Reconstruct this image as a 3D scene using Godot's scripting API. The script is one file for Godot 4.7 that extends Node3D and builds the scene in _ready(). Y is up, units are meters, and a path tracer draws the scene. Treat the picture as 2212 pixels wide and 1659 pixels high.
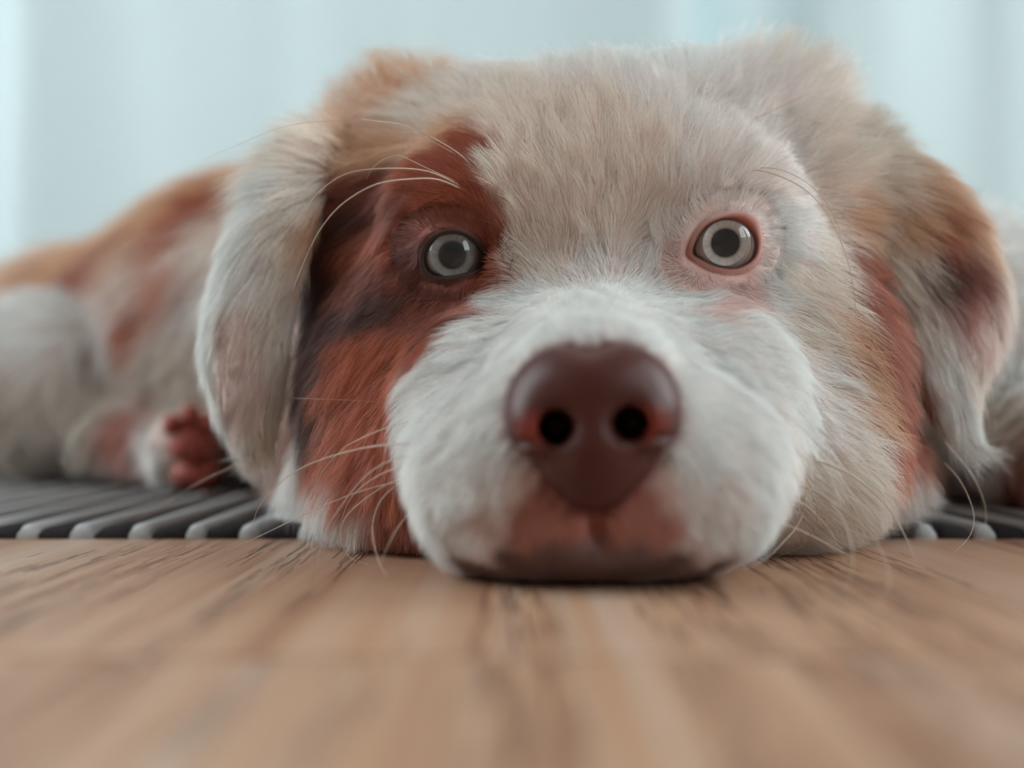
extends Node3D
# A puppy lies with its chin on a wooden floor, seen from 2.5 cm above the boards. Pixel positions (of the 2212 x 1659 frame) are turned into rays;
# the distance of each point comes from the surface it lies on. Lengths in the modelling code are centimetres, nodes are in metres.
const F := 2700.0
const CAM_Y := 0.0253
var pitch := atan2(64.5, 2700.0)
var rng := RandomNumberGenerator.new()
var mats := {}

# coat colours (linear base colours)
const COAT := {
	"W": Color(0.85, 0.85, 0.83), "V": Color(0.85, 0.80, 0.77), "C": Color(0.84, 0.77, 0.70), "B": Color(0.86, 0.765, 0.69), "T": Color(0.74, 0.50, 0.34),
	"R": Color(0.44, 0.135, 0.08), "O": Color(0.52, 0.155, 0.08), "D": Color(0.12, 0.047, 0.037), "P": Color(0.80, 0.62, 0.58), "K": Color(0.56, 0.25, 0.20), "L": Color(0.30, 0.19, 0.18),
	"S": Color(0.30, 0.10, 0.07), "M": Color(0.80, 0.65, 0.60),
}


func _ready() -> void:
	rng.seed = 7
	camera_and_light()
	room()
	rug()
	puppy()


# ---------------------------------------------------------------- camera, light
func camera_and_light() -> void:
	var cam := Camera3D.new()
	cam.name = "camera"
	add_child(cam)
	cam.position = Vector3(0, CAM_Y, 0)
	cam.rotation.x = pitch
	var look := CameraAttributesPhysical.new()
	look.frustum_focal_length = 24.0 * F / (2.0 * 829.5)   # a 24 mm high sensor
	look.frustum_near = 0.01
	look.frustum_far = 50.0
	look.frustum_focus_distance = 0.221
	look.exposure_aperture = look.frustum_focal_length / 6.2
	cam.attributes = look
	cam.current = true
	var env := Environment.new()
	env.tonemap_mode = Environment.TONE_MAPPER_LINEAR
	env.tonemap_exposure = 1.0
	env.sdfgi_enabled = true
	env.ssao_enabled = true
	env.ssil_enabled = true
	env.background_mode = Environment.BG_SKY
	var sky := Sky.new()
	var sm := ProceduralSkyMaterial.new()   # an even, overcast day
	sm.sky_top_color = Color(0.90, 0.95, 0.96)
	sm.sky_horizon_color = Color(0.91, 0.95, 0.955)
	sm.ground_bottom_color = Color(0.45, 0.47, 0.46)
	sm.ground_horizon_color = Color(0.6, 0.63, 0.63)
	sm.energy_multiplier = 1.0
	sky.sky_material = sm
	env.sky = sky
	env.background_energy_multiplier = 11.0
	var we := WorldEnvironment.new()
	we.name = "world_environment"
	we.environment = env
	add_child(we)


func pix(px: float, py: float, z: float) -> Vector3:   # the point (cm) on the ray of a pixel at depth z (cm)
	var fwd := Vector3(0, sin(pitch), -cos(pitch))
	var up := Vector3(0, cos(pitch), sin(pitch))
	var d := fwd + Vector3.RIGHT * ((px - 1106.0) / F) + up * ((829.5 - py) / F)
	return Vector3(0, CAM_Y * 100.0, 0) + d * (z / -d.z)


# ---------------------------------------------------------------- helpers
func mat(key: String, c: Color, rough := 0.7, vertex := false) -> StandardMaterial3D:
	if mats.has(key):
		return mats[key]
	var m := StandardMaterial3D.new()
	m.resource_name = key
	m.albedo_color = c.linear_to_srgb()
	m.roughness = rough
	m.vertex_color_use_as_albedo = vertex
	mats[key] = m
	return m


func tag(o: Node, label := "", category := "", group := "", kind := "") -> Node:
	if label: o.set_meta("label", label)
	if category: o.set_meta("category", category)
	if group: o.set_meta("group", group)
	if kind: o.set_meta("kind", kind)
	return o


func put(called: String, mesh: Mesh, m: Material, parent: Node = self) -> MeshInstance3D:
	var o := MeshInstance3D.new()
	o.name = called
	o.mesh = mesh
	o.material_override = m
	parent.add_child(o, true)
	return o


# indices are counter-clockwise seen from outside; turned here into Godot's clockwise order. scale: cm to m.
func array_mesh(v: PackedVector3Array, n: PackedVector3Array, c: PackedColorArray, idx: PackedInt32Array, scale := 0.01, uv := PackedVector2Array()) -> ArrayMesh:
	var a := []
	a.resize(Mesh.ARRAY_MAX)
	var vv := v
	if scale != 1.0:
		vv = PackedVector3Array()
		vv.resize(v.size())
		for i in v.size():
			vv[i] = v[i] * scale
	a[Mesh.ARRAY_VERTEX] = vv
	a[Mesh.ARRAY_NORMAL] = n
	if c.size(): a[Mesh.ARRAY_COLOR] = c
	if uv.size(): a[Mesh.ARRAY_TEX_UV] = uv
	var r := idx.duplicate()
	r.reverse()
	a[Mesh.ARRAY_INDEX] = r
	var m := ArrayMesh.new()
	m.add_surface_from_arrays(Mesh.PRIMITIVE_TRIANGLES, a)
	return m


func normals_of(v: PackedVector3Array, idx: PackedInt32Array) -> PackedVector3Array:
	var n := PackedVector3Array()
	n.resize(v.size())
	for k in range(0, idx.size(), 3):
		var a := idx[k]
		var b := idx[k + 1]
		var c := idx[k + 2]
		var q := (v[b] - v[a]).cross(v[c] - v[a])
		n[a] += q
		n[b] += q
		n[c] += q
	for i in n.size():
		n[i] = n[i].normalized()
	return n


func box_st(st: SurfaceTool, lo: Vector3, hi: Vector3, bevel := 0.0) -> void:   # a box, its edges chamfered; metres
	var c := (lo + hi) * 0.5
	var h := (hi - lo) * 0.5
	var e := minf(bevel, minf(h.x, minf(h.y, h.z)) * 0.9)
	var pts := []
	for sx in [-1, 1]:
		for sy in [-1, 1]:
			for sz in [-1, 1]:
				pts.append([c + Vector3(sx * h.x, sy * (h.y - e), sz * (h.z - e)), c + Vector3(sx * (h.x - e), sy * h.y, sz * (h.z - e)), c + Vector3(sx * (h.x - e), sy * (h.y - e), sz * h.z)])
	var quads := []
	# faces x, y, z
	quads.append([pts[0][0], pts[1][0], pts[3][0], pts[2][0]])
	quads.append([pts[4][0], pts[6][0], pts[7][0], pts[5][0]])
	quads.append([pts[0][1], pts[4][1], pts[5][1], pts[1][1]])
	quads.append([pts[2][1], pts[3][1], pts[7][1], pts[6][1]])
	quads.append([pts[0][2], pts[2][2], pts[6][2], pts[4][2]])
	quads.append([pts[1][2], pts[5][2], pts[7][2], pts[3][2]])
	if e > 0.0:
		for pr in [[0, 1, 0, 1], [2, 3, 0, 1], [4, 5, 0, 1], [6, 7, 0, 1], [0, 2, 0, 2], [1, 3, 0, 2], [4, 6, 0, 2], [5, 7, 0, 2], [0, 4, 1, 2], [1, 5, 1, 2], [2, 6, 1, 2], [3, 7, 1, 2]]:
			quads.append([pts[pr[0]][pr[2]], pts[pr[1]][pr[2]], pts[pr[1]][pr[3]], pts[pr[0]][pr[3]]])
		for p in pts:
			quads.append([p[0], p[1], p[2], p[2]])
	for q in quads:
		var nn: Vector3 = (q[1] - q[0]).cross(q[2] - q[0])
		var mid: Vector3 = (q[0] + q[1] + q[2] + q[3]) * 0.25
		var order := [0, 1, 2, 0, 2, 3]
		if nn.dot(mid - c) > 0.0:
			order = [0, 2, 1, 0, 3, 2]
		nn = nn.normalized() * (1.0 if nn.dot(mid - c) > 0.0 else -1.0)
		for k in order:
			st.set_normal(nn)
			st.set_uv(Vector2(q[k].x - c.x, q[k].z - c.z))
			st.add_vertex(q[k])


func box_mesh(lo: Vector3, hi: Vector3, bevel := 0.0) -> ArrayMesh:
	var st := SurfaceTool.new()
	st.begin(Mesh.PRIMITIVE_TRIANGLES)
	box_st(st, lo, hi, bevel)
	return st.commit()


func boxes_mesh(list: Array, bevel := 0.0) -> ArrayMesh:
	var st := SurfaceTool.new()
	st.begin(Mesh.PRIMITIVE_TRIANGLES)
	for b in list:
		box_st(st, b[0], b[1], bevel)
	return st.commit()


func catmull(p: Array, t: float):   # t in 0 .. size-1
	var i := clampi(int(floor(t)), 0, p.size() - 2)
	var f := t - i
	var a = p[maxi(i - 1, 0)]
	var b = p[i]
	var c = p[i + 1]
	var d = p[mini(i + 2, p.size() - 1)]
	return 0.5 * (2.0 * b + (c - a) * f + (2.0 * a - 5.0 * b + 4.0 * c - d) * f * f + (3.0 * b - a - 3.0 * c + d) * f * f * f)


# ---------------------------------------------------------------- the room
const ROOM_LO := Vector3(-1.7, 0, -1.65)
const ROOM_HI := Vector3(1.75, 2.5, 4.2)


func room() -> void:
	var white := mat("wall_paint", Color(0.68, 0.67, 0.655), 0.85)
	var lo := ROOM_LO
	var hi := ROOM_HI
	var t := 0.14
	# back wall with a wide window behind the curtain
	tag(put("wall_back", boxes_mesh([
		[Vector3(lo.x - t, -0.1, lo.z - t), Vector3(-1.35, hi.y, lo.z)], [Vector3(0.85, -0.1, lo.z - t), Vector3(hi.x + t, hi.y, lo.z)],
		[Vector3(-1.35, -0.1, lo.z - t), Vector3(0.85, 0.15, lo.z)], [Vector3(-1.35, 2.2, lo.z - t), Vector3(0.85, hi.y, lo.z)]]), white), "", "", "", "structure")
	tag(put("wall_left", boxes_mesh([
		[Vector3(lo.x - t, -0.1, lo.z), Vector3(lo.x, hi.y, -1.15)], [Vector3(lo.x - t, -0.1, 0.15), Vector3(lo.x, hi.y, hi.z)],
		[Vector3(lo.x - t, -0.1, -1.15), Vector3(lo.x, 0.35, 0.15)], [Vector3(lo.x - t, 2.2, -1.15), Vector3(lo.x, hi.y, 0.15)]]), white), "", "", "", "structure")
	tag(put("wall_right", boxes_mesh([
		[Vector3(hi.x, -0.1, lo.z), Vector3(hi.x + t, hi.y, -1.15)], [Vector3(hi.x, -0.1, 0.05), Vector3(hi.x + t, hi.y, 0.45)], [Vector3(hi.x, -0.1, 1.55), Vector3(hi.x + t, hi.y, hi.z)],
		[Vector3(hi.x, -0.1, 0.45), Vector3(hi.x + t, 0.45, 1.55)], [Vector3(hi.x, 2.1, 0.45), Vector3(hi.x + t, hi.y, 1.55)],
		[Vector3(hi.x, -0.1, -1.15), Vector3(hi.x + t, 0.45, 0.05)], [Vector3(hi.x, 2.1, -1.15), Vector3(hi.x + t, hi.y, 0.05)]]), white), "", "", "", "structure")
	tag(put("wall_front", box_mesh(Vector3(lo.x - t, -0.1, hi.z), Vector3(hi.x + t, hi.y, hi.z + t)), white), "", "", "", "structure")
	tag(put("ceiling", box_mesh(Vector3(lo.x - t, hi.y, lo.z - t), Vector3(hi.x + t, hi.y + t, hi.z + t)), mat("ceiling_paint", Color(0.72, 0.73, 0.72), 0.9)), "", "", "", "structure")
	var frame := mat("window_frame", Color(0.78, 0.78, 0.77), 0.4)
	var pane := mat("window_glass", Color(1, 1, 1), 0.02)
	pane.albedo_color = Color(0.95, 0.98, 0.98, 0.05)
	pane.transparency = BaseMaterial3D.TRANSPARENCY_ALPHA
	window("window_1", Vector3(-1.35, 0.15, lo.z - 0.09), Vector3.RIGHT, 2.2, 2.05, 3, frame, pane)
	window("window_2", Vector3(hi.x + 0.06, 0.45, 0.45), Vector3.BACK, 1.1, 1.65, 2, frame, pane)
	window("window_3", Vector3(lo.x - 0.08, 0.35, -1.15), Vector3.BACK, 1.3, 1.85, 2, frame, pane)
	window("window_4", Vector3(hi.x + 0.06, 0.45, -1.15), Vector3.BACK, 1.2, 1.65, 2, frame, pane)  # unseen window added to brighten the right side
	# skirting
	var trim := mat("trim_paint", Color(0.8, 0.8, 0.79), 0.4)
	tag(put("baseboard_left", box_mesh(Vector3(lo.x, 0, lo.z), Vector3(lo.x + 0.015, 0.08, hi.z), 0.004), trim), "", "", "", "structure")
	tag(put("baseboard_right", box_mesh(Vector3(hi.x - 0.015, 0, lo.z), Vector3(hi.x, 0.08, hi.z), 0.004), trim), "", "", "", "structure")
	floor_boards()
	curtains()


func window(called: String, at: Vector3, along: Vector3, w: float, h: float, panes: int, frame: Material, glass: Material) -> void:
	var o := Node3D.new()
	o.name = called
	add_child(o)
	tag(o, "", "", "", "structure")
	var side := along.cross(Vector3.UP)
	var bars := []
	var depth := 0.025
	var spans := [[0.0, w, 0.0, 0.05], [0.0, w, h - 0.05, h]]
	for k in panes + 1:
		var x := (w - 0.05) * k / panes
		spans.append([x, x + 0.05, 0.05, h - 0.05])
	for s in spans:
		var a: Vector3 = at + along * s[0] + Vector3.UP * s[2] - side * depth
		var b: Vector3 = at + along * s[1] + Vector3.UP * s[3] + side * depth
		bars.append([a.min(b), a.max(b)])
	put("window_frame", boxes_mesh(bars, 0.004), frame, o)
	for k in panes:
		var x0 := (w - 0.05) * k / panes + 0.05
		var x1 := (w - 0.05) * (k + 1) / panes
		var a: Vector3 = at + along * x0 + Vector3.UP * 0.05
		var b: Vector3 = at + along * x1 + Vector3.UP * (h - 0.05)
		var st := SurfaceTool.new()
		st.begin(Mesh.PRIMITIVE_TRIANGLES)
		st.set_normal(side)
		for p in [a, Vector3(b.x, a.y, b.z), b, a, b, Vector3(a.x, b.y, a.z)]:
			st.add_vertex(p)
		put("pane", st.commit(), glass, o)


func floor_boards() -> void:
	# oak: streaked tone, long flecks and fine dark pores, all running along the board
	var w := 2048
	var h := 1024
	var fine := FastNoiseLite.new()
	fine.seed = 3
	fine.frequency = 0.02
	fine.noise_type = FastNoiseLite.TYPE_SIMPLEX_SMOOTH
	fine.fractal_octaves = 4
	var wide := FastNoiseLite.new()
	wide.seed = 11
	wide.frequency = 0.004
	wide.fractal_octaves = 3
	var im := Image.create(w, 96, false, Image.FORMAT_RGB8)
	var c0 := Color(0.26, 0.11, 0.062)
	var c1 := Color(0.395, 0.225, 0.14)
	var c2 := Color(0.455, 0.325, 0.25)
	for y in 96:
		for x in w:
			var warp := 26.0 * sin(y * 0.065) * sin(x * 0.0031)
			var a := fine.get_noise_2d(x + warp, y * 1.6) * 0.5 + 0.5
			var b := wide.get_noise_2d(x + warp * 2.0, y * 2.2) * 0.5 + 0.5
			var s := clampf(a * 0.75 + b * 0.75 - 0.27, 0.0, 1.0)
			var c := c0.lerp(c1, minf(s * 2.0, 1.0)).lerp(c2, maxf(s * 2.0 - 1.0, 0.0))
			im.set_pixel(x, y, c.linear_to_srgb())
	im.resize(w, h, Image.INTERPOLATE_CUBIC)
	var bump := Image.create(w, h, false, Image.FORMAT_L8)
	bump.fill(Color(0.75, 0.75, 0.75))
	var r := RandomNumberGenerator.new()
	r.seed = 5
	for k in 36000:   # pores: short dark grooves
		var x := r.randi_range(0, w - 8)
		var y := r.randi_range(0, h - 80)
		if fine.get_noise_2d(x * 0.5 + 900.0, y * 0.06) < -0.05 + 0.25 * r.randf():
			continue
		var len := r.randi_range(4, 18)
		var d := r.randf_range(0.58, 0.9)
		var c := im.get_pixel(x, y)
		var q := Color(c.r * d, c.g * d * 0.92, c.b * d * 0.88)
		var wd := r.randi_range(1, 3)
		var xx := x
		for part in 3:
			im.fill_rect(Rect2i(xx, y + part * len / 3, wd, len / 3 + 1), q)
			bump.fill_rect(Rect2i(xx, y + part * len / 3, wd, len / 3 + 1), Color(d * 0.5, 0, 0))
			xx = clampi(xx + r.randi_range(-1, 1), 0, w - 7)
	var m := StandardMaterial3D.new()
	m.resource_name = "oak_boards"
	m.albedo_texture = ImageTexture.create_from_image(im)
	m.roughness = 0.42
	m.metallic_specular = 0.45
	m.heightmap_enabled = true
	m.heightmap_texture = ImageTexture.create_from_image(bump)
	m.heightmap_scale = 0.03
	var fl := Node3D.new()
	fl.name = "floor"
	add_child(fl)
	tag(fl, "", "", "", "structure")
	put("subfloor", box_mesh(Vector3(ROOM_LO.x, -0.1, ROOM_LO.z), Vector3(ROOM_HI.x, -0.015, ROOM_HI.z)), mat("subfloor", Color(0.2, 0.15, 0.1), 0.9), fl)
	var bw := 0.24
	var x := ROOM_LO.x - 0.10   # so that one board lies under the puppy's head
	var k := 0
	while x < ROOM_HI.x - 0.001:
		var off := 0.0 if k % 2 == 0 else 0.62
		var zs := [ROOM_LO.z, -0.75 + off, 1.4 + off * 0.6, ROOM_HI.z]
		for s in 3:
			var lo := Vector3(maxf(x, ROOM_LO.x) + 0.0004, -0.015, zs[s] + 0.0004)
			var hi := Vector3(minf(x + bw, ROOM_HI.x) - 0.0004, 0, zs[s + 1] - 0.0004)
			var st := SurfaceTool.new()
			st.begin(Mesh.PRIMITIVE_TRIANGLES)
			board(st, lo, hi, (k - 7) * 0.37 + (s - 1) * 0.21)
			put("board", st.commit(), m, fl)
		x += bw
		k += 1


func board(st: SurfaceTool, lo: Vector3, hi: Vector3, shift: float) -> void:
	var e := 0.0008
	var ring := [Vector3(lo.x, -e, lo.z), Vector3(hi.x, -e, lo.z), Vector3(hi.x, -e, hi.z), Vector3(lo.x, -e, hi.z)]
	var top := [Vector3(lo.x + e, 0, lo.z + e), Vector3(hi.x - e, 0, lo.z + e), Vector3(hi.x - e, 0, hi.z - e), Vector3(lo.x + e, 0, hi.z - e)]
	var faces := [[top[0], top[1], top[2], top[3], Vector3.UP]]
	var out := [Vector3(0, 0, -1), Vector3(1, 0, 0), Vector3(0, 0, 1), Vector3(-1, 0, 0)]
	for i in 4:
		var j := (i + 1) % 4
		faces.append([ring[i], ring[j], top[j], top[i], (out[i] + Vector3.UP).normalized()])
		faces.append([ring[i] - Vector3(0, 0.0142, 0), ring[j] - Vector3(0, 0.0142, 0), ring[j], ring[i], out[i]])
	for f in faces:
		for q in [0, 1, 2, 0, 2, 3]:
			st.set_normal(f[4])
			st.set_uv(Vector2((f[q].x + 0.12) / 0.245 + shift, 0.75 + f[q].z / 1.2 + shift * 1.7))
			st.add_vertex(f[q])


func curtains() -> void:
	var m := mat("sheer_curtain", Color(0.45, 0.525, 0.545), 0.9)
	m.backlight_enabled = true
	m.backlight = Color(0.27, 0.29, 0.295)
	var panels := [[-1.55, 0.20, 0.0, "white sheer curtain panel hanging in wide soft folds behind the puppy's back", 3], [0.10, 1.0, 0.25, "white sheer curtain panel with slanting outer edge behind the puppy's head", 8]]
	for p in panels:
		var n := FastNoiseLite.new()
		n.seed = p[4]
		n.frequency = 2.6
		n.fractal_octaves = 2
		var v := PackedVector3Array()
		var uv := PackedVector2Array()
		var idx := PackedInt32Array()
		var nx := 220
		var ny := 26
		for j in ny + 1:
			var y := 0.02 + 2.26 * j / ny
			for i in nx + 1:
				var s := float(i) / nx
				var x: float = lerpf(p[0], p[1] - p[2] * clampf(1.15 - y, -0.2, 1.0) * 0.5, s)
				var z: float = (-1.40 if p[2] == 0.0 else -1.55) + 0.02 * sin(x * 21.0 + 4.0 * n.get_noise_2d(x * 0.8, 0.2)) + 0.045 * n.get_noise_2d(x * 1.4, y * 0.08)
				v.append(Vector3(x, y, z))
		for j in ny:
			for i in nx:
				var a := j * (nx + 1) + i
				idx.append_array([a, a + 1, a + nx + 2, a, a + nx + 2, a + nx + 1])
		var o := Node3D.new()
		o.name = "curtain"
		add_child(o, true)
		tag(o, p[3], "curtain", "sheer curtains at the window")
		put("cloth", array_mesh(v, normals_of(v, idx), PackedColorArray(), idx, 1.0), m, o)
	var rod := CylinderMesh.new()
	rod.top_radius = 0.012
	rod.bottom_radius = 0.012
	rod.height = 3.0
	var rd := Node3D.new()
	rd.name = "curtain_rod"
	add_child(rd)
	tag(rd, "white curtain rod above the wide window", "curtain rod")
	var bar := put("bar", rod, mat("rod_metal", Color(0.7, 0.7, 0.7), 0.35), rd)
	bar.rotation.z = PI / 2
	bar.position = Vector3(-0.1, 2.295, -1.475)
	for x in [-1.5, 1.3]:
		put("bracket", box_mesh(Vector3(x - 0.01, 2.28, -1.65), Vector3(x + 0.01, 2.31, -1.475), 0.003), mats["rod_metal"], rd)


# ---------------------------------------------------------------- striped rug
const RUG_FRONT := -0.2535


func rug() -> void:
	var o := Node3D.new()
	o.name = "striped_rug"
	add_child(o)
	tag(o, "flat-woven rug with charcoal and pale grey stripes under the puppy's body", "rug")
	var dark := mat("rug_charcoal", Color(0.035, 0.03, 0.032), 0.95)
	var pale := mat("rug_pale", Color(0.42, 0.41, 0.41), 0.95)
	dark.metallic_specular = 0.12
	pale.metallic_specular = 0.12
	var pitch_x := 0.0114
	var back := -1.15
	var n := 74
	for d in [[0.0068, dark, 0.0024], [0.0046, pale, 0.0030]]:
		var w: float = d[0]
		var v := PackedVector3Array()
		var idx := PackedInt32Array()
		var zs := [0.0, 0.002]
		for q in 24:
			zs.append(0.002 + (back - RUG_FRONT) * -1.0 * pow((q + 1) / 24.0, 1.6))
		for k in zs.size():
			var squeeze := 0.6 if k == 0 else 1.0
			for s in 9:
				var a := PI * s / 8.0
				v.append(Vector3(cos(a) * w * 0.5, pow(sin(a), 0.6) * d[2] * squeeze, RUG_FRONT - zs[k]))
		for k in zs.size() - 1:
			for s in 8:
				var a := k * 9 + s
				idx.append_array([a, a + 1, a + 10, a, a + 10, a + 9])
		for s in range(1, 8):
			idx.append_array([0, s + 1, s])
		var mesh := array_mesh(v, normals_of(v, idx), PackedColorArray(), idx, 1.0)
		for k in n:
			var s := put("stripe", mesh, d[1], o)
			s.position.x = -0.56 + k * pitch_x + (0.0057 if d[1] == pale else 0.0) + 0.0004 * sin(k * 2.1)


# ---------------------------------------------------------------- implicit shapes (cm): ellipsoids and tapered capsules, smoothly joined or carved
class Field:
	var a: Array[Vector3] = []
	var b: Array[Vector3] = []
	var r: Array[Vector3] = []   # capsule: r at a, r at b; all: blend in z
	var kind: PackedInt32Array = []   # 0 ellipsoid, 1 capsule; +2 carved
	var ground := false
	var gn := Vector3.UP
	var gd := 0.0

	func egg(c: Vector3, rad: Vector3, k := 0.5, carve := false) -> void:
		a.append(c)
		b.append(rad)
		r.append(Vector3(0, 0, k))
		kind.append(2 if carve else 0)

	func eggs(c: Vector3, rad: Vector3, k := 0.5, carve := false) -> void:
		egg(c, rad, k, carve)
		egg(Vector3(-c.x, c.y, c.z), rad, k, carve)

	func limb(p: Vector3, q: Vector3, r0: float, r1: float, k := 0.5, carve := false) -> void:
		a.append(p)
		b.append(q)
		r.append(Vector3(r0, r1, k))
		kind.append(3 if carve else 1)

	func one(i: int, p: Vector3) -> float:
		if kind[i] & 1:
			var pa := p - a[i]
			var ba := b[i] - a[i]
			var t := clampf(pa.dot(ba) / ba.length_squared(), 0.0, 1.0)
			return (pa - ba * t).length() - lerpf(r[i].x, r[i].y, t)
		var q := p - a[i]
		var e := b[i]
		var k0 := (q / e).length()
		var k1 := (q / (e * e)).length()
		return k0 * (k0 - 1.0) / maxf(k1, 1e-6)

	func all() -> PackedInt32Array:
		return PackedInt32Array(range(kind.size()))

	func near(p: Vector3, reach: float) -> PackedInt32Array:
		var d := PackedFloat32Array()
		var low := 1e9
		for i in kind.size():
			var x := one(i, p)
			d.append(x)
			if kind[i] < 2:
				low = minf(low, x)
		var ids := PackedInt32Array()
		for i in kind.size():
			if (kind[i] < 2 and d[i] < low + 2.0 * reach + r[i].z) or (kind[i] >= 2 and d[i] < reach + r[i].z):
				ids.append(i)
		return ids

	func at(p: Vector3, ids: PackedInt32Array) -> float:
		var d := 1e9
		for i in ids:
			var x := one(i, p)
			var k := r[i].z
			if kind[i] < 2:
				var h := maxf(k - absf(d - x), 0.0) / k
				d = minf(d, x) - h * h * k * 0.25
			else:
				x = -x
				var h := maxf(k - absf(d - x), 0.0) / k
				d = maxf(d, x) + h * h * k * 0.25
		if ground:
			d = maxf(d, gd - gn.dot(p))
		return d

	func hit(from: Vector3, dir: Vector3, t: float, far: float) -> float:   # distance to the surface along a ray, or -1
		var ids := all()
		while t < far:
			var d := at(from + dir * t, ids)
			if d < 0.01:
				return t
			t += maxf(d * 0.8, 0.01)
		return -1.0

	func net(lo: Vector3, hi: Vector3, cell: float) -> Array:   # surface nets: [vertices, counter-clockwise indices]
		var nb := 4
		var dims := Vector3i(((hi - lo) / (cell * nb)).ceil())
		var n := dims * nb + Vector3i.ONE
		var val := PackedFloat32Array()
		val.resize(n.x * n.y * n.z)
		val.fill(1e9)
		var sx := 1
		var sy := n.x
		var sz := n.x * n.y
		var reach := cell * nb * 0.9
		var blocks := []
		for bz in dims.z:
			for by in dims.y:
				for bx in dims.x:
					var c := lo + (Vector3(bx, by, bz) + Vector3.ONE * 0.5) * cell * nb
					var ids := near(c, reach)
					if absf(at(c, ids)) > reach * 1.35:
						continue
					blocks.append(Vector3i(bx, by, bz))
					for k in nb + 1:
						for j in nb + 1:
							for i in nb + 1:
								var x := bx * nb + i
								var y := by * nb + j
								var z := bz * nb + k
								var q := x + y * sy + z * sz
								if val[q] > 1e8:
									val[q] = at(lo + Vector3(x, y, z) * cell, ids)
		var v := PackedVector3Array()
		var idx := PackedInt32Array()
		var of := PackedInt32Array()
		of.resize(val.size())
		of.fill(-1)
		var corner := [0, sx, sy, sx + sy, sz, sx + sz, sy + sz, sx + sy + sz]
		var cp := [Vector3(0, 0, 0), Vector3(1, 0, 0), Vector3(0, 1, 0), Vector3(1, 1, 0), Vector3(0, 0, 1), Vector3(1, 0, 1), Vector3(0, 1, 1), Vector3(1, 1, 1)]
		var edges := [[0, 1], [2, 3], [4, 5], [6, 7], [0, 2], [1, 3], [4, 6], [5, 7], [0, 4], [1, 5], [2, 6], [3, 7]]
		for bl in blocks:
			for k in nb:
				for j in nb:
					for i in nb:
						var x: int = bl.x * nb + i
						var y: int = bl.y * nb + j
						var z: int = bl.z * nb + k
						var q := x + y * sy + z * sz
						var mask := 0
						for c in 8:
							if val[q + corner[c]] < 0.0:
								mask |= 1 << c
						if mask == 0 or mask == 255:
							continue
						var sum := Vector3.ZERO
						var cnt := 0
						for e in edges:
							var f0 := val[q + corner[e[0]]]
							var f1 := val[q + corner[e[1]]]
							if (f0 < 0.0) != (f1 < 0.0):
								sum += cp[e[0]].lerp(cp[e[1]], f0 / (f0 - f1))
								cnt += 1
						of[q] = v.size()
						v.append(lo + (Vector3(x, y, z) + sum / cnt) * cell)
		for bl in blocks:
			for k in nb:
				for j in nb:
					for i in nb:
						var x: int = bl.x * nb + i
						var y: int = bl.y * nb + j
						var z: int = bl.z * nb + k
						var q := x + y * sy + z * sz
						if of[q] < 0:
							continue
						var f0 := val[q]
						for ax in 3:
							var st: int = [sx, sy, sz][ax]
							var u: int = [sy, sz, sx][ax]
							var w: int = [sz, sx, sy][ax]
							var f1 := val[q + st]
							if (f0 < 0.0) == (f1 < 0.0) or q - u - w < 0:
								continue
							var a0 := of[q]
							var a1 := of[q - u]
							var a2 := of[q - u - w]
							var a3 := of[q - w]
							if a1 < 0 or a2 < 0 or a3 < 0:
								continue
							if f0 < 0.0:
								idx.append_array([a0, a1, a2, a0, a2, a3])
							else:
								idx.append_array([a0, a2, a1, a0, a3, a2])
		return [v, idx]


# ---------------------------------------------------------------- coat: what grows where, learnt from points on the skin
class Coat:
	var at: PackedVector3Array = []
	var color: PackedColorArray = []
	var length: PackedFloat32Array = []
	var flow: PackedVector3Array = []
	var lift: PackedFloat32Array = []

	func add(p: Vector3, c: Color, l: float, dir: Vector3, up: float) -> void:
		at.append(p)
		color.append(c)
		length.append(l)
		flow.append(dir)
		lift.append(up)

	func read(p: Vector3) -> Array:   # [colour, length, flow, lift]
		var sw := 0.0
		var sc := 0.0
		var c := Color(0, 0, 0)
		var l := 0.0
		var f := Vector3.ZERO
		var u := 0.0
		for i in at.size():
			var d := p.distance_squared_to(at[i]) + 0.004
			var w := 1.0 / (d * d)
			var wc := w / d
			c += color[i] * wc
			sc += wc
			l += length[i] * w
			f += flow[i] * w
			u += lift[i] * w
			sw += w
		return [c / sc, l / sw, f / sw, u / sw]


class Pelt:   # a mesh with coat values at its vertices (cm)
	var v: PackedVector3Array = []
	var n: PackedVector3Array = []
	var idx: PackedInt32Array = []
	var c: PackedColorArray = []
	var len: PackedFloat32Array = []
	var flow: PackedVector3Array = []
	var lift: PackedFloat32Array = []

	func dress(coat: Coat) -> void:
		for i in v.size():
			var q := coat.read(v[i])
			var col: Color = q[0]
			col.a = 1.0
			c.append(col)
			len.append(q[1])
			var f: Vector3 = q[2]
			f = f - n[i] * f.dot(n[i])
			flow.append(f.normalized() if f.length() > 1e-4 else n[i].cross(Vector3.RIGHT).normalized())
			lift.append(q[3])


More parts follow.
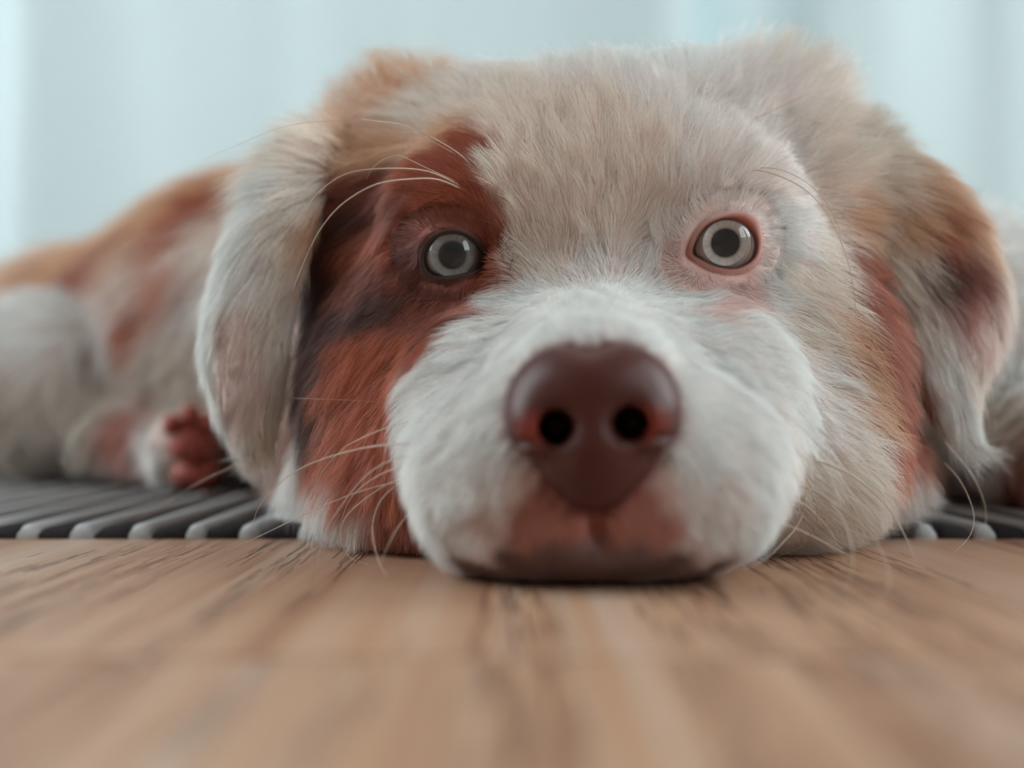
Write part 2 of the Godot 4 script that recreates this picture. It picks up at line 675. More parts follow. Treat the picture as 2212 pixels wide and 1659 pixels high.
func fur(s: Pelt, cover: float, width: float, most: float, seed_: int, clump := 0.35, hidden := 0.25) -> ArrayMesh:
	var r := RandomNumberGenerator.new()
	r.seed = seed_
	var noise := FastNoiseLite.new()
	noise.seed = seed_
	noise.frequency = 1.6
	noise.fractal_octaves = 2
	var v := PackedVector3Array()
	var n := PackedVector3Array()
	var c := PackedColorArray()
	var idx := PackedInt32Array()
	var cap := 400000
	v.resize(cap)
	n.resize(cap)
	c.resize(cap)
	var nv := 0
	var eye := Vector3(0, CAM_Y * 100.0, 0)
	for k in range(0, s.idx.size(), 3):
		var ia := s.idx[k]
		var ib := s.idx[k + 1]
		var ic := s.idx[k + 2]
		var ln := (s.len[ia] + s.len[ib] + s.len[ic]) / 3.0
		if ln < 0.03:
			continue
		var pa := s.v[ia]
		var pb := s.v[ib]
		var pc := s.v[ic]
		var cr := (pb - pa).cross(pc - pa)
		var dens := minf(cover / (ln * width * 0.7), most)
		if (eye - pa).dot(s.n[ia]) < -0.25 * (eye - pa).length():
			dens *= hidden
		var want := cr.length() * 0.5 * dens
		var m := int(want)
		if r.randf() < want - m:
			m += 1
		for q in m:
			var u := r.randf()
			var w := r.randf()
			if u + w > 1.0:
				u = 1.0 - u
				w = 1.0 - w
			var t := 1.0 - u - w
			var p := pa * t + pb * u + pc * w
			var nn := (s.n[ia] * t + s.n[ib] * u + s.n[ic] * w).normalized()
			var fl := s.flow[ia] * t + s.flow[ib] * u + s.flow[ic] * w
			var le := (s.len[ia] * t + s.len[ib] * u + s.len[ic] * w)
			if le < 0.03:
				continue
			var li := s.lift[ia] * t + s.lift[ib] * u + s.lift[ic] * w
			var a := noise.get_noise_3dv(p)
			var b := noise.get_noise_3d(p.x + 31.7, p.y, p.z)
			le *= r.randf_range(0.6, 1.15) * (1.0 + 0.25 * a)
			var side := nn.cross(fl)
			var dir := (fl + side * (a * clump * 2.0 + r.randf_range(-0.16, 0.16))).normalized()
			var up := sin(deg_to_rad(li * (1.0 + 0.7 * b) + r.randf_range(-7.0, 9.0)))
			var d0 := (dir * sqrt(maxf(1.0 - up * up, 0.05)) + nn * up).normalized()
			var bend := -nn * up * 0.55 + Vector3(0, -0.10, 0) + side * (b * clump * 0.8 + r.randf_range(-0.12, 0.12))
			var wv := d0.cross(nn)
			wv = wv.normalized() if wv.length() > 0.05 else side.normalized()
			wv = (wv + nn * r.randf_range(-0.5, 0.5)).normalized() * (width * 0.5 * r.randf_range(0.7, 1.3))
			var rn := (wv.cross(d0).normalized() + nn * 0.7).normalized()
			if rn.dot(nn) < 0.0:
				rn = nn
			var col := s.c[ia] * t + s.c[ib] * u + s.c[ic] * w
			var g := r.randf_range(0.84, 1.12) * (1.0 + 0.10 * a)
			col = Color(minf(col.r * g, 0.9), minf(col.g * g, 0.9), minf(col.b * g, 0.9), 1.0)
			var p1 := p + (d0 * 0.36 + bend * 0.13) * le
			var p2 := p + (d0 * 0.70 + bend * 0.49) * le
			var p3 := p + (d0 + bend) * le
			var low := 0.33 if p3.z < -25.2 else 0.03
			if p3.y < low:
				p3.y = low
				p2.y = maxf(p2.y, low)
				p1.y = maxf(p1.y, low)
			if nv + 7 > cap:
				cap *= 2
				v.resize(cap)
				n.resize(cap)
				c.resize(cap)
			p -= nn * 0.02
			v[nv] = (p + wv) * 0.01
			v[nv + 1] = (p - wv) * 0.01
			v[nv + 2] = (p1 + wv * 0.95) * 0.01
			v[nv + 3] = (p1 - wv * 0.95) * 0.01
			v[nv + 4] = (p2 + wv * 0.7) * 0.01
			v[nv + 5] = (p2 - wv * 0.7) * 0.01
			v[nv + 6] = p3 * 0.01
			for z in 7:
				n[nv + z] = rn
				c[nv + z] = col
			nv += 7
	v.resize(nv)
	n.resize(nv)
	c.resize(nv)
	var hairs := nv / 7
	idx.resize(hairs * 15)
	for h in hairs:
		var o := h * 7
		var e := h * 15
		idx[e] = o; idx[e + 1] = o + 3; idx[e + 2] = o + 1
		idx[e + 3] = o; idx[e + 4] = o + 2; idx[e + 5] = o + 3
		idx[e + 6] = o + 2; idx[e + 7] = o + 5; idx[e + 8] = o + 3
		idx[e + 9] = o + 2; idx[e + 10] = o + 4; idx[e + 11] = o + 5
		idx[e + 12] = o + 4; idx[e + 13] = o + 6; idx[e + 14] = o + 5
	print("fur strands ", hairs)
	return array_mesh(v, n, c, idx, 1.0)


# ---------------------------------------------------------------- the puppy
var head := Transform3D()   # head axes (cm): x to the right of the picture, y up, z out of the face; origin between the eyes
var face: Field
var nose: Field
var nose_at := Vector3(0, -2.92, 4.55)   # in head axes
var eye_at := []   # world cm
const EYE_R := 0.75


func to_head(p: Vector3) -> Vector3:
	return head.affine_inverse() * p


func hit_face(px: float, py: float) -> Vector3:   # world cm
	var o := Vector3(0, CAM_Y * 100.0, 0)
	var d := (pix(px, py, 20.0) - o).normalized()
	var lo := to_head(o)
	var ld := head.basis.inverse() * d
	var t := face.hit(lo, ld, 14.0, 40.0)
	return o + d * (t if t > 0.0 else 25.5)


func puppy() -> void:
	var t0 := Time.get_ticks_msec()
	var dog := Node3D.new()
	dog.name = "puppy"
	add_child(dog)
	tag(dog, "white and copper puppy with pale eyes resting its chin on the wooden floor", "dog")
	head = Transform3D(Basis(Vector3.UP, deg_to_rad(-4.5)) * Basis(Vector3(0, 0, 1), deg_to_rad(2.5)), pix(1272, 538, 22.0))
	for e in [[977.0, 551.0, 22.2], [1567.0, 525.0, 21.8]]:
		eye_at.append(pix(e[0], e[1], e[2] + EYE_R + 0.03))
	build_fields()
	var skin := head_skin()
	print("head ", skin.v.size(), " ", Time.get_ticks_msec() - t0)
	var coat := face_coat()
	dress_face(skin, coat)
	print("dressed ", Time.get_ticks_msec() - t0)
	var hairy := mat("fur", Color(1, 1, 1), 0.55, true)
	hairy.metallic_specular = 0.35
	hairy.backlight_enabled = true
	hairy.backlight = Color(0.88, 0.88, 0.88)
	var under := mat("skin_under_fur", Color(1, 1, 1), 0.8, true)
	var ears := []
	for k in 2:
		ears.append(ear_skin(k))
	var trunk := trunk_skin()
	print("trunk ", trunk.v.size(), " ", Time.get_ticks_msec() - t0)
	# one continuous body: head, ears and trunk
	var all := Pelt.new()
	for s in [skin, ears[0], ears[1], trunk]:
		var first := all.v.size()
		all.v.append_array(s.v)
		all.n.append_array(s.n)
		all.c.append_array(s.c)
		for q in s.idx:
			all.idx.append(q + first)
	for i in all.c.size():   # the skin under the coat: pink where the hair is white, liver where it is dark
		var q := all.c[i]
		all.c[i] = Color(q.r * 0.8, q.g * 0.62, q.b * 0.60)
	put("body", array_mesh(all.v, all.n, all.c, all.idx), under, dog)
	var ff := put("face_fur", fur(skin, 2.9, 0.0088, 2600.0, 21, 0.35, 0.12), hairy, dog)
	tag(ff, "white, beige and copper fur of the face", "", "", "stuff")
	print("face fur ", Time.get_ticks_msec() - t0)
	for k in 2:
		var ef := put("ear_fur", fur(ears[k], 5.0, 0.012, 2000.0, 31 + k, 0.25), hairy, dog)
		tag(ef, ["cream fur of the hanging ear with pink middle", "brown and cream fur of the folded ear"][k], "", "", "stuff")
	var bf := put("body_fur", fur(trunk, 2.6, 0.045, 400.0, 41, 0.5, 0.12), hairy, dog)
	tag(bf, "long white and tan fur of the trunk and legs", "", "", "stuff")
	print("all fur ", Time.get_ticks_msec() - t0)
	nose_part(dog)
	for k in 2:
		eye_part(dog, k, coat, hairy)
	whiskers(dog)
	paw_pads(dog)
	print("done ", Time.get_ticks_msec() - t0)


func build_fields() -> void:
	face = Field.new()
	face.egg(Vector3(0, 0.35, -4.7), Vector3(4.7, 4.0, 4.75), 0.6)
	face.eggs(Vector3(2.6, 2.3, -5.0), Vector3(2.4, 2.0, 2.6), 1.0)
	face.eggs(Vector3(2.1, 1.25, -1.5), Vector3(1.5, 0.95, 1.3), 0.8)      # brows
	face.eggs(Vector3(2.4, 0.0, -1.72), Vector3(1.7, 1.7, 1.6), 0.6)        # orbits
	face.limb(Vector3(0, -2.6, -1.2), Vector3(0, -2.95, 3.2), 2.3, 1.55, 1.0)
	face.eggs(Vector3(1.35, -3.9, 2.35), Vector3(1.5, 1.5, 1.95), 0.7)     # flews
	face.eggs(Vector3(2.2, -2.9, -0.1), Vector3(1.35, 1.8, 2.2), 1.0)      # from the muzzle into the cheeks
	face.egg(Vector3(0, -3.7, 3.2), Vector3(1.7, 1.35, 1.2), 0.8)
	face.egg(Vector3(0, -4.55, 2.7), Vector3(2.3, 0.95, 1.75), 0.4)        # chin
	face.eggs(Vector3(3.4, -2.2, -3.3), Vector3(2.5, 2.7, 2.9), 1.0)       # cheeks
	face.eggs(Vector3(2.9, -4.0, -2.2), Vector3(2.4, 1.7, 2.8), 1.0)
	face.eggs(Vector3(4.5, -4.2, -4.3), Vector3(1.9, 1.2, 1.9), 1.0)       # ruff
	face.eggs(Vector3(4.5, 0.9, -4.3), Vector3(1.5, 2.4, 1.9), 1.0)        # roots of the ears
	face.eggs(Vector3(3.9, 3.1, -5.0), Vector3(1.3, 1.3, 1.3), 0.8)
	face.egg(Vector3(0, -1.4, -9.5), Vector3(5.0, 4.0, 4.5), 1.5)
	# philtrum and the line of the mouth
	face.limb(Vector3(0, -3.4, 4.55), Vector3(0, -4.65, 4.36), 0.17, 0.15, 0.1, true)
	face.egg(nose_at + Vector3(0, -0.1, -0.25), Vector3(0.85, 0.6, 0.75), 0.1, true)   # behind the nostrils
	face.limb(Vector3(-1.7, -5.5, 4.0), Vector3(1.7, -5.5, 4.0), 0.3, 0.3, 0.25, true)
	for k in 2:
		face.egg(to_head(eye_at[k]), Vector3.ONE * 1.0, 0.06, true)
	face.ground = true
	face.gn = head.basis.inverse() * Vector3.UP
	face.gd = 0.06 - head.origin.y
	nose = Field.new()
	nose.egg(Vector3(0, 0.30, -0.15), Vector3(1.12, 0.76, 0.92), 0.25)
	nose.eggs(Vector3(0.70, -0.08, 0.02), Vector3(0.47, 0.50, 0.66), 0.3)
	nose.egg(Vector3(0, -0.35, 0.05), Vector3(0.55, 0.6, 0.72), 0.3)
	nose.egg(Vector3(0, -0.72, -0.15), Vector3(0.78, 0.45, 0.55), 0.3)
	nose.egg(Vector3(0, -1.0, -0.2), Vector3(0.42, 0.38, 0.5), 0.3)
	for s in [-1.0, 1.0]:
		nose.limb(Vector3(0.47 * s, -0.16, 0.95), Vector3(0.52 * s, -0.12, -0.45), 0.27, 0.19, 0.14, true)
		nose.limb(Vector3(0.50 * s, -0.33, 0.68), Vector3(0.86 * s, -0.37, 0.47), 0.12, 0.08, 0.08, true)
		nose.limb(Vector3(0.86 * s, -0.37, 0.47), Vector3(1.12 * s, -0.33, 0.08), 0.08, 0.05, 0.06, true)
	nose.limb(Vector3(0, -0.55, 0.85), Vector3(0, -1.4, 0.25), 0.05, 0.06, 0.08, true)
	nose.egg(Vector3(0, 1.25, 0.25), Vector3(0.28, 0.35, 0.9), 0.35, true)


func head_skin() -> Pelt:
	var s := Pelt.new()
	var got := face.net(Vector3(-7.0, -5.9, -12.0), Vector3(7.0, 4.9, 5.2), 0.16)
	s.idx = got[1]
	for p in got[0]:
		var w: Vector3 = head * p
		if w.z < -25.1:
			w.y = maxf(w.y, 0.34)   # what lies on the rug
		s.v.append(w)
	s.n = normals_of(s.v, s.idx)
	return s


func dress_face(s: Pelt, coat: Coat) -> void:
	s.dress(coat)
	var ids := nose.all()
	for i in s.v.size():
		var q := to_head(s.v[i])
		if nose.at(q - nose_at, ids) < 0.07:
			s.len[i] = 0.0
			s.c[i] = Color(0.13, 0.06, 0.055)
		for e in eye_at:
			var d: float = s.v[i].distance_to(e)
			if d < 1.02:
				s.len[i] = 0.0
			elif d < 1.3:
				s.len[i] = minf(s.len[i], 0.34)
		if s.v[i].y < 0.12:
			s.len[i] = 0.0


func dir_of(deg: float, back := 0.25) -> Vector3:
	var a := deg_to_rad(deg)
	return Vector3(cos(a), sin(a), -back)


func face_coat() -> Coat:
	var c := Coat.new()
	# px, py, coat, hair length cm, direction in the picture (deg, 90 up), lift
	var rows := [
		[1278, 705, "W", 0.22, 90, 18], [1190, 735, "W", 0.2, 130, 18], [1370, 730, "W", 0.2, 50, 18], [1278, 640, "W", 0.32, 90, 20], [1278, 575, "V", 0.42, 92, 22],
		[1150, 640, "W", 0.34, 140, 20], [1400, 640, "W", 0.34, 40, 20], [1080, 720, "W", 0.36, 195, 20], [1480, 720, "W", 0.36, -15, 20], [1000, 800, "W", 0.4, 208, 22], [1560, 800, "W", 0.4, -28, 22],
		[950, 900, "W", 0.5, 215, 34], [1610, 900, "W", 0.55, -35, 34], [1040, 900, "W", 0.26, 220, 20], [1520, 900, "W", 0.26, -40, 20], [920, 1000, "W", 0.5, 222, 38], [1630, 1000, "W", 0.5, -40, 38],
		[1060, 1000, "W", 0.26, 232, 20], [1500, 1000, "W", 0.26, -50, 20], [1000, 1080, "W", 0.34, 238, 24], [1570, 1080, "V", 0.34, -58, 24], [930, 1140, "W", 0.48, 240, 36], [1630, 1130, "W", 0.48, -62, 36],
		[1080, 1060, "V", 0.22, 240, 20], [1470, 1060, "V", 0.22, -60, 20], [1110, 1070, "M", 0.18, 242, 20], [1440, 1062, "M", 0.18, -62, 20], [1085, 1150, "M", 0.2, 248, 20], [1480, 1160, "M", 0.2, -68, 20], [1040, 1190, "M", 0.22, 250, 20], [1530, 1195, "M", 0.22, -70, 20], [1060, 1120, "M", 0.22, 245, 20], [1490, 1130, "V", 0.22, -65, 20], [1020, 1165, "V", 0.26, 248, 24], [1540, 1170, "V", 0.28, -68, 24],
		[960, 1205, "V", 0.28, 250, 24], [1600, 1205, "V", 0.28, -70, 24],
		[1150, 1095, "K", 0.14, 245, 18], [1400, 1090, "K", 0.14, -65, 18], [1200, 1135, "K", 0.12, 260, 18], [1350, 1135, "K", 0.12, -80, 18], [1278, 1120, "K", 0.07, 270, 15], [1120, 1150, "K", 0.16, 250, 18], [1440, 1140, "K", 0.16, -70, 18],
		[1100, 1200, "L", 0.1, 260, 18], [1200, 1200, "L", 0.08, 265, 18], [1278, 1200, "L", 0.08, 270, 18], [1360, 1200, "L", 0.08, -85, 18], [1460, 1200, "L", 0.1, -80, 18], [1040, 1222, "L", 0.12, 260, 18], [1530, 1222, "L", 0.12, -80, 18],
		# stop and forehead
		[1180, 560, "C", 0.42, 120, 24], [1380, 555, "V", 0.42, 60, 24], [1200, 505, "B", 0.5, 105, 26], [1278, 490, "B", 0.5, 92, 26], [1370, 495, "C", 0.5, 80, 26], [1110, 545, "C", 0.34, 130, 24], [1130, 500, "B", 0.42, 108, 24],
		[1110, 440, "B", 0.5, 108, 24], [1085, 400, "B", 0.55, 112, 24], [1060, 365, "C", 0.5, 115, 26], [1180, 420, "B", 0.6, 98, 24], [1278, 420, "B", 0.62, 91, 24], [1380, 430, "B", 0.6, 85, 24], [1440, 440, "B", 0.5, 80, 24], [1250, 340, "B", 0.7, 92, 24],
		[1350, 340, "B", 0.7, 86, 24], [1130, 330, "B", 0.7, 102, 24], [1080, 280, "B", 0.8, 112, 26], [1180, 250, "B", 0.8, 96, 26], [1300, 250, "B", 0.85, 88, 26], [1410, 330, "B", 0.75, 80, 26], [1010, 230, "C", 0.9, 128, 28], [1100, 190, "C", 0.95, 108, 30],
		[1250, 180, "V", 1.0, 92, 30], [1400, 220, "V", 0.95, 82, 28], [1500, 300, "V", 0.8, 72, 26], [1480, 380, "V", 0.6, 76, 24], [1560, 350, "V", 0.6, 68, 24], [1620, 280, "V", 0.8, 52, 26], [1350, 130, "W", 1.1, 85, 32], [1500, 150, "W", 1.1, 74, 32], [1200, 130, "W", 1.1, 96, 32],
		[1060, 150, "V", 1.1, 115, 32], [1640, 180, "V", 1.1, 52, 32], [1580, 220, "V", 0.9, 60, 28],
		# left eye and cheek; D rows mix liver patches with painted shade of folds
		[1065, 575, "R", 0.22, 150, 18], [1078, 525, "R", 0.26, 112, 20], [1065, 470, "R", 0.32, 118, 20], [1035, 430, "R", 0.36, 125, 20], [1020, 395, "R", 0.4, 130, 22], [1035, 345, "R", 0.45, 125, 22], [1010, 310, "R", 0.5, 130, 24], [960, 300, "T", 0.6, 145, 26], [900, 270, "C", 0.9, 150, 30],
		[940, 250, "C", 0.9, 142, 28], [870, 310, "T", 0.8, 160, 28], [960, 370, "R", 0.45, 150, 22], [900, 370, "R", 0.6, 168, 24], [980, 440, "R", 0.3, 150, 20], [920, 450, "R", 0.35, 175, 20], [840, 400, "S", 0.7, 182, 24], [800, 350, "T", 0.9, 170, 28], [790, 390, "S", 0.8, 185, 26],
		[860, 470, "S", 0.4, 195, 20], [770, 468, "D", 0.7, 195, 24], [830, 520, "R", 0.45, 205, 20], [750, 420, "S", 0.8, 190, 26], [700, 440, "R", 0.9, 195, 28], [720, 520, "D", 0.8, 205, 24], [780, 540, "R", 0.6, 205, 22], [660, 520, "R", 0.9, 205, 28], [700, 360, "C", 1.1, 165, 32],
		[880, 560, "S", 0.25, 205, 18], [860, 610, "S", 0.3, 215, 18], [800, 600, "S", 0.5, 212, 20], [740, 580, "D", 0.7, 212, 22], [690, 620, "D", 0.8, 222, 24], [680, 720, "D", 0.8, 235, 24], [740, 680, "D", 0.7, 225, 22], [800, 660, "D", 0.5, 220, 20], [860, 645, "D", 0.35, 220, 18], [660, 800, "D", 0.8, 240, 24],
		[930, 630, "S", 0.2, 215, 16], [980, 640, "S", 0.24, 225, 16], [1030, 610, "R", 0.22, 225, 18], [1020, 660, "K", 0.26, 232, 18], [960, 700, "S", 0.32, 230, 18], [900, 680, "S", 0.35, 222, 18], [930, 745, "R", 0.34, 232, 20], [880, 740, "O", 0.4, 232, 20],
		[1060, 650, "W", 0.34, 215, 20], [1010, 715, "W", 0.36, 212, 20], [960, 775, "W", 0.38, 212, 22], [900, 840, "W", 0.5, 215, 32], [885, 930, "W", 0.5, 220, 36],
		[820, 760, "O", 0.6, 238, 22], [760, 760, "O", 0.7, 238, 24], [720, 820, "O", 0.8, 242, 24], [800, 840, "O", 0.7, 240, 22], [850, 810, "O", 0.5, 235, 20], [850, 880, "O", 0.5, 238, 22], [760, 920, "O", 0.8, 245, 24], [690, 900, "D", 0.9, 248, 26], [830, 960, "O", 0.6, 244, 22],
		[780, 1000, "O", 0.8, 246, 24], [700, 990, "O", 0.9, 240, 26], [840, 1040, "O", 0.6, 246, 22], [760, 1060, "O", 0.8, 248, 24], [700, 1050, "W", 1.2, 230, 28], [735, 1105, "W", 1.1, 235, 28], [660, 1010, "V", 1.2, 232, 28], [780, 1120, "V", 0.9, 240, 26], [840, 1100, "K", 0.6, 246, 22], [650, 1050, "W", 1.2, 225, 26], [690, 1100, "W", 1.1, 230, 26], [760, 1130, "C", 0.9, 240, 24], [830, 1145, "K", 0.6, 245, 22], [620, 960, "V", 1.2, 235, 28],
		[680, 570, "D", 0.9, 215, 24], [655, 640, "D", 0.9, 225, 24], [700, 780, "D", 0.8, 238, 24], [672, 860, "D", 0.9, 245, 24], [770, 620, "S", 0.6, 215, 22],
		[940, 475, "S", 0.28, 160, 18], [1005, 470, "S", 0.26, 120, 18], [580, 1030, "W", 1.3, 215, 26], [620, 1100, "W", 1.3, 225, 24], [620, 1145, "W", 1.2, 225, 20], [690, 1145, "W", 1.1, 235, 22], [750, 1150, "W", 1.0, 238, 22],
		# right eye and cheek
		[1465, 490, "V", 0.34, 112, 22], [1480, 545, "P", 0.22, 150, 18], [1510, 455, "P", 0.26, 95, 20], [1560, 430, "P", 0.3, 72, 20], [1610, 440, "P", 0.28, 45, 20], [1520, 410, "V", 0.4, 85, 22], [1590, 390, "V", 0.45, 62, 22], [1490, 590, "P", 0.22, -140, 16], [1530, 610, "P", 0.26, -45, 16], [1590, 610, "P", 0.26, -42, 16],
		[1560, 660, "P", 0.32, -42, 18], [1500, 650, "W", 0.34, -40, 18], [1640, 590, "P", 0.26, -30, 18], [1665, 530, "V", 0.3, -14, 20], [1670, 470, "W", 0.42, 6, 22], [1650, 400, "V", 0.5, 35, 24], [1720, 420, "V", 0.65, 10, 26], [1720, 520, "W", 0.5, -14, 24], [1680, 620, "W", 0.42, -30, 22], [1720, 620, "C", 0.6, -28, 24],
		[1630, 690, "W", 0.42, -35, 22], [1690, 740, "W", 0.55, -32, 24], [1740, 700, "C", 0.7, -32, 26], [1780, 790, "V", 0.8, -34, 26], [1720, 860, "W", 0.7, -34, 26], [1690, 960, "V", 0.6, -36, 26], [1780, 900, "V", 0.85, -34, 28], [1820, 980, "C", 0.9, -36, 28], [1740, 1040, "C", 0.7, -38, 26], [1850, 1070, "C", 0.9, -38, 28],
		[1720, 1110, "B", 0.5, -42, 24], [1800, 1120, "C", 0.8, -40, 26], [1780, 340, "C", 0.9, 20, 30], [1700, 330, "V", 0.8, 35, 28], [1780, 440, "B", 0.85, -4, 28], [1790, 520, "B", 0.8, -22, 26], [1770, 570, "C", 0.7, -26, 26], [1830, 480, "T", 0.9, -18, 28], [1840, 560, "R", 0.9, -38, 28], [1800, 630, "B", 0.8, -34, 26],
		[1850, 650, "R", 0.9, -50, 26], [1830, 720, "T", 0.9, -44, 26], [1880, 740, "R", 1.0, -58, 26], [1850, 800, "T", 0.9, -44, 26], [1900, 830, "R", 1.0, -60, 26], [1870, 880, "T", 0.9, -44, 28], [1920, 920, "O", 1.0, -58, 28], [1910, 980, "O", 0.9, -55, 28], [1860, 950, "C", 0.9, -40, 28], [1960, 960, "O", 1.0, -60, 28],
		[1900, 1040, "B", 1.0, -42, 28], [1960, 1030, "W", 1.2, -40, 28], [1950, 1090, "W", 1.2, -35, 26], [1870, 1130, "V", 1.0, -36, 26], [2000, 900, "S", 1.0, -60, 26],
	]
	for q in rows:
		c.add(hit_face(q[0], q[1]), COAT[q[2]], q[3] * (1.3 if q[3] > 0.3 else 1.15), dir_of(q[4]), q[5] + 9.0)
	# the far side: crown, nape, throat
	for q in [[Vector3(0, 4.3, -6), "W", 1.4, Vector3(0, 0.2, -1)], [Vector3(-3, 3.6, -7), "T", 1.4, Vector3(-0.3, 0.2, -1)], [Vector3(3, 3.6, -7), "V", 1.4, Vector3(0.3, 0.2, -1)], [Vector3(4.9, 0.5, -7), "C", 1.4, Vector3(0.3, -0.3, -1)], [Vector3(-4.9, 0.5, -7), "C", 1.4, Vector3(-0.3, -0.3, -1)], [Vector3(0, 2.5, -11), "W", 1.6, Vector3(0, 0, -1)], [Vector3(0, -5.2, -3), "W", 0.5, Vector3(0, 0, -1)], [Vector3(5, -3, -7), "W", 1.5, Vector3(0.3, -0.3, -1)], [Vector3(-5, -3, -7), "W", 1.5, Vector3(-0.3, -0.3, -1)],
		[Vector3(-4.4, 3.9, -4.6), "T", 2.3, Vector3(-0.45, 1.0, -0.2)], [Vector3(-3.6, 4.3, -4.8), "T", 2.3, Vector3(-0.3, 1.0, -0.2)], [Vector3(-4.0, 4.2, -4.2), "T", 2.3, Vector3(-0.5, 1.0, 0)], [Vector3(-4.8, 3.4, -4.6), "T", 2.2, Vector3(-0.8, 0.8, 0)], [Vector3(4.0, 4.2, -4.2), "C", 2.2, Vector3(0.6, 1.0, 0)], [Vector3(4.8, 3.4, -4.6), "B", 2.2, Vector3(0.9, 0.7, 0)], [Vector3(4.4, 3.9, -4.6), "V", 2.3, Vector3(0.7, 0.8, -0.2)], [Vector3(3.6, 4.3, -4.8), "V", 2.3, Vector3(0.5, 1.0, -0.2)], [Vector3(4.9, 2.6, -4.4), "B", 1.3, Vector3(1.0, 0.2, -0.3)]]:
		c.add(head * q[0], COAT[q[1]], q[2], head.basis * q[3], 62.0 if q[2] > 2.0 else 38.0)
	return c


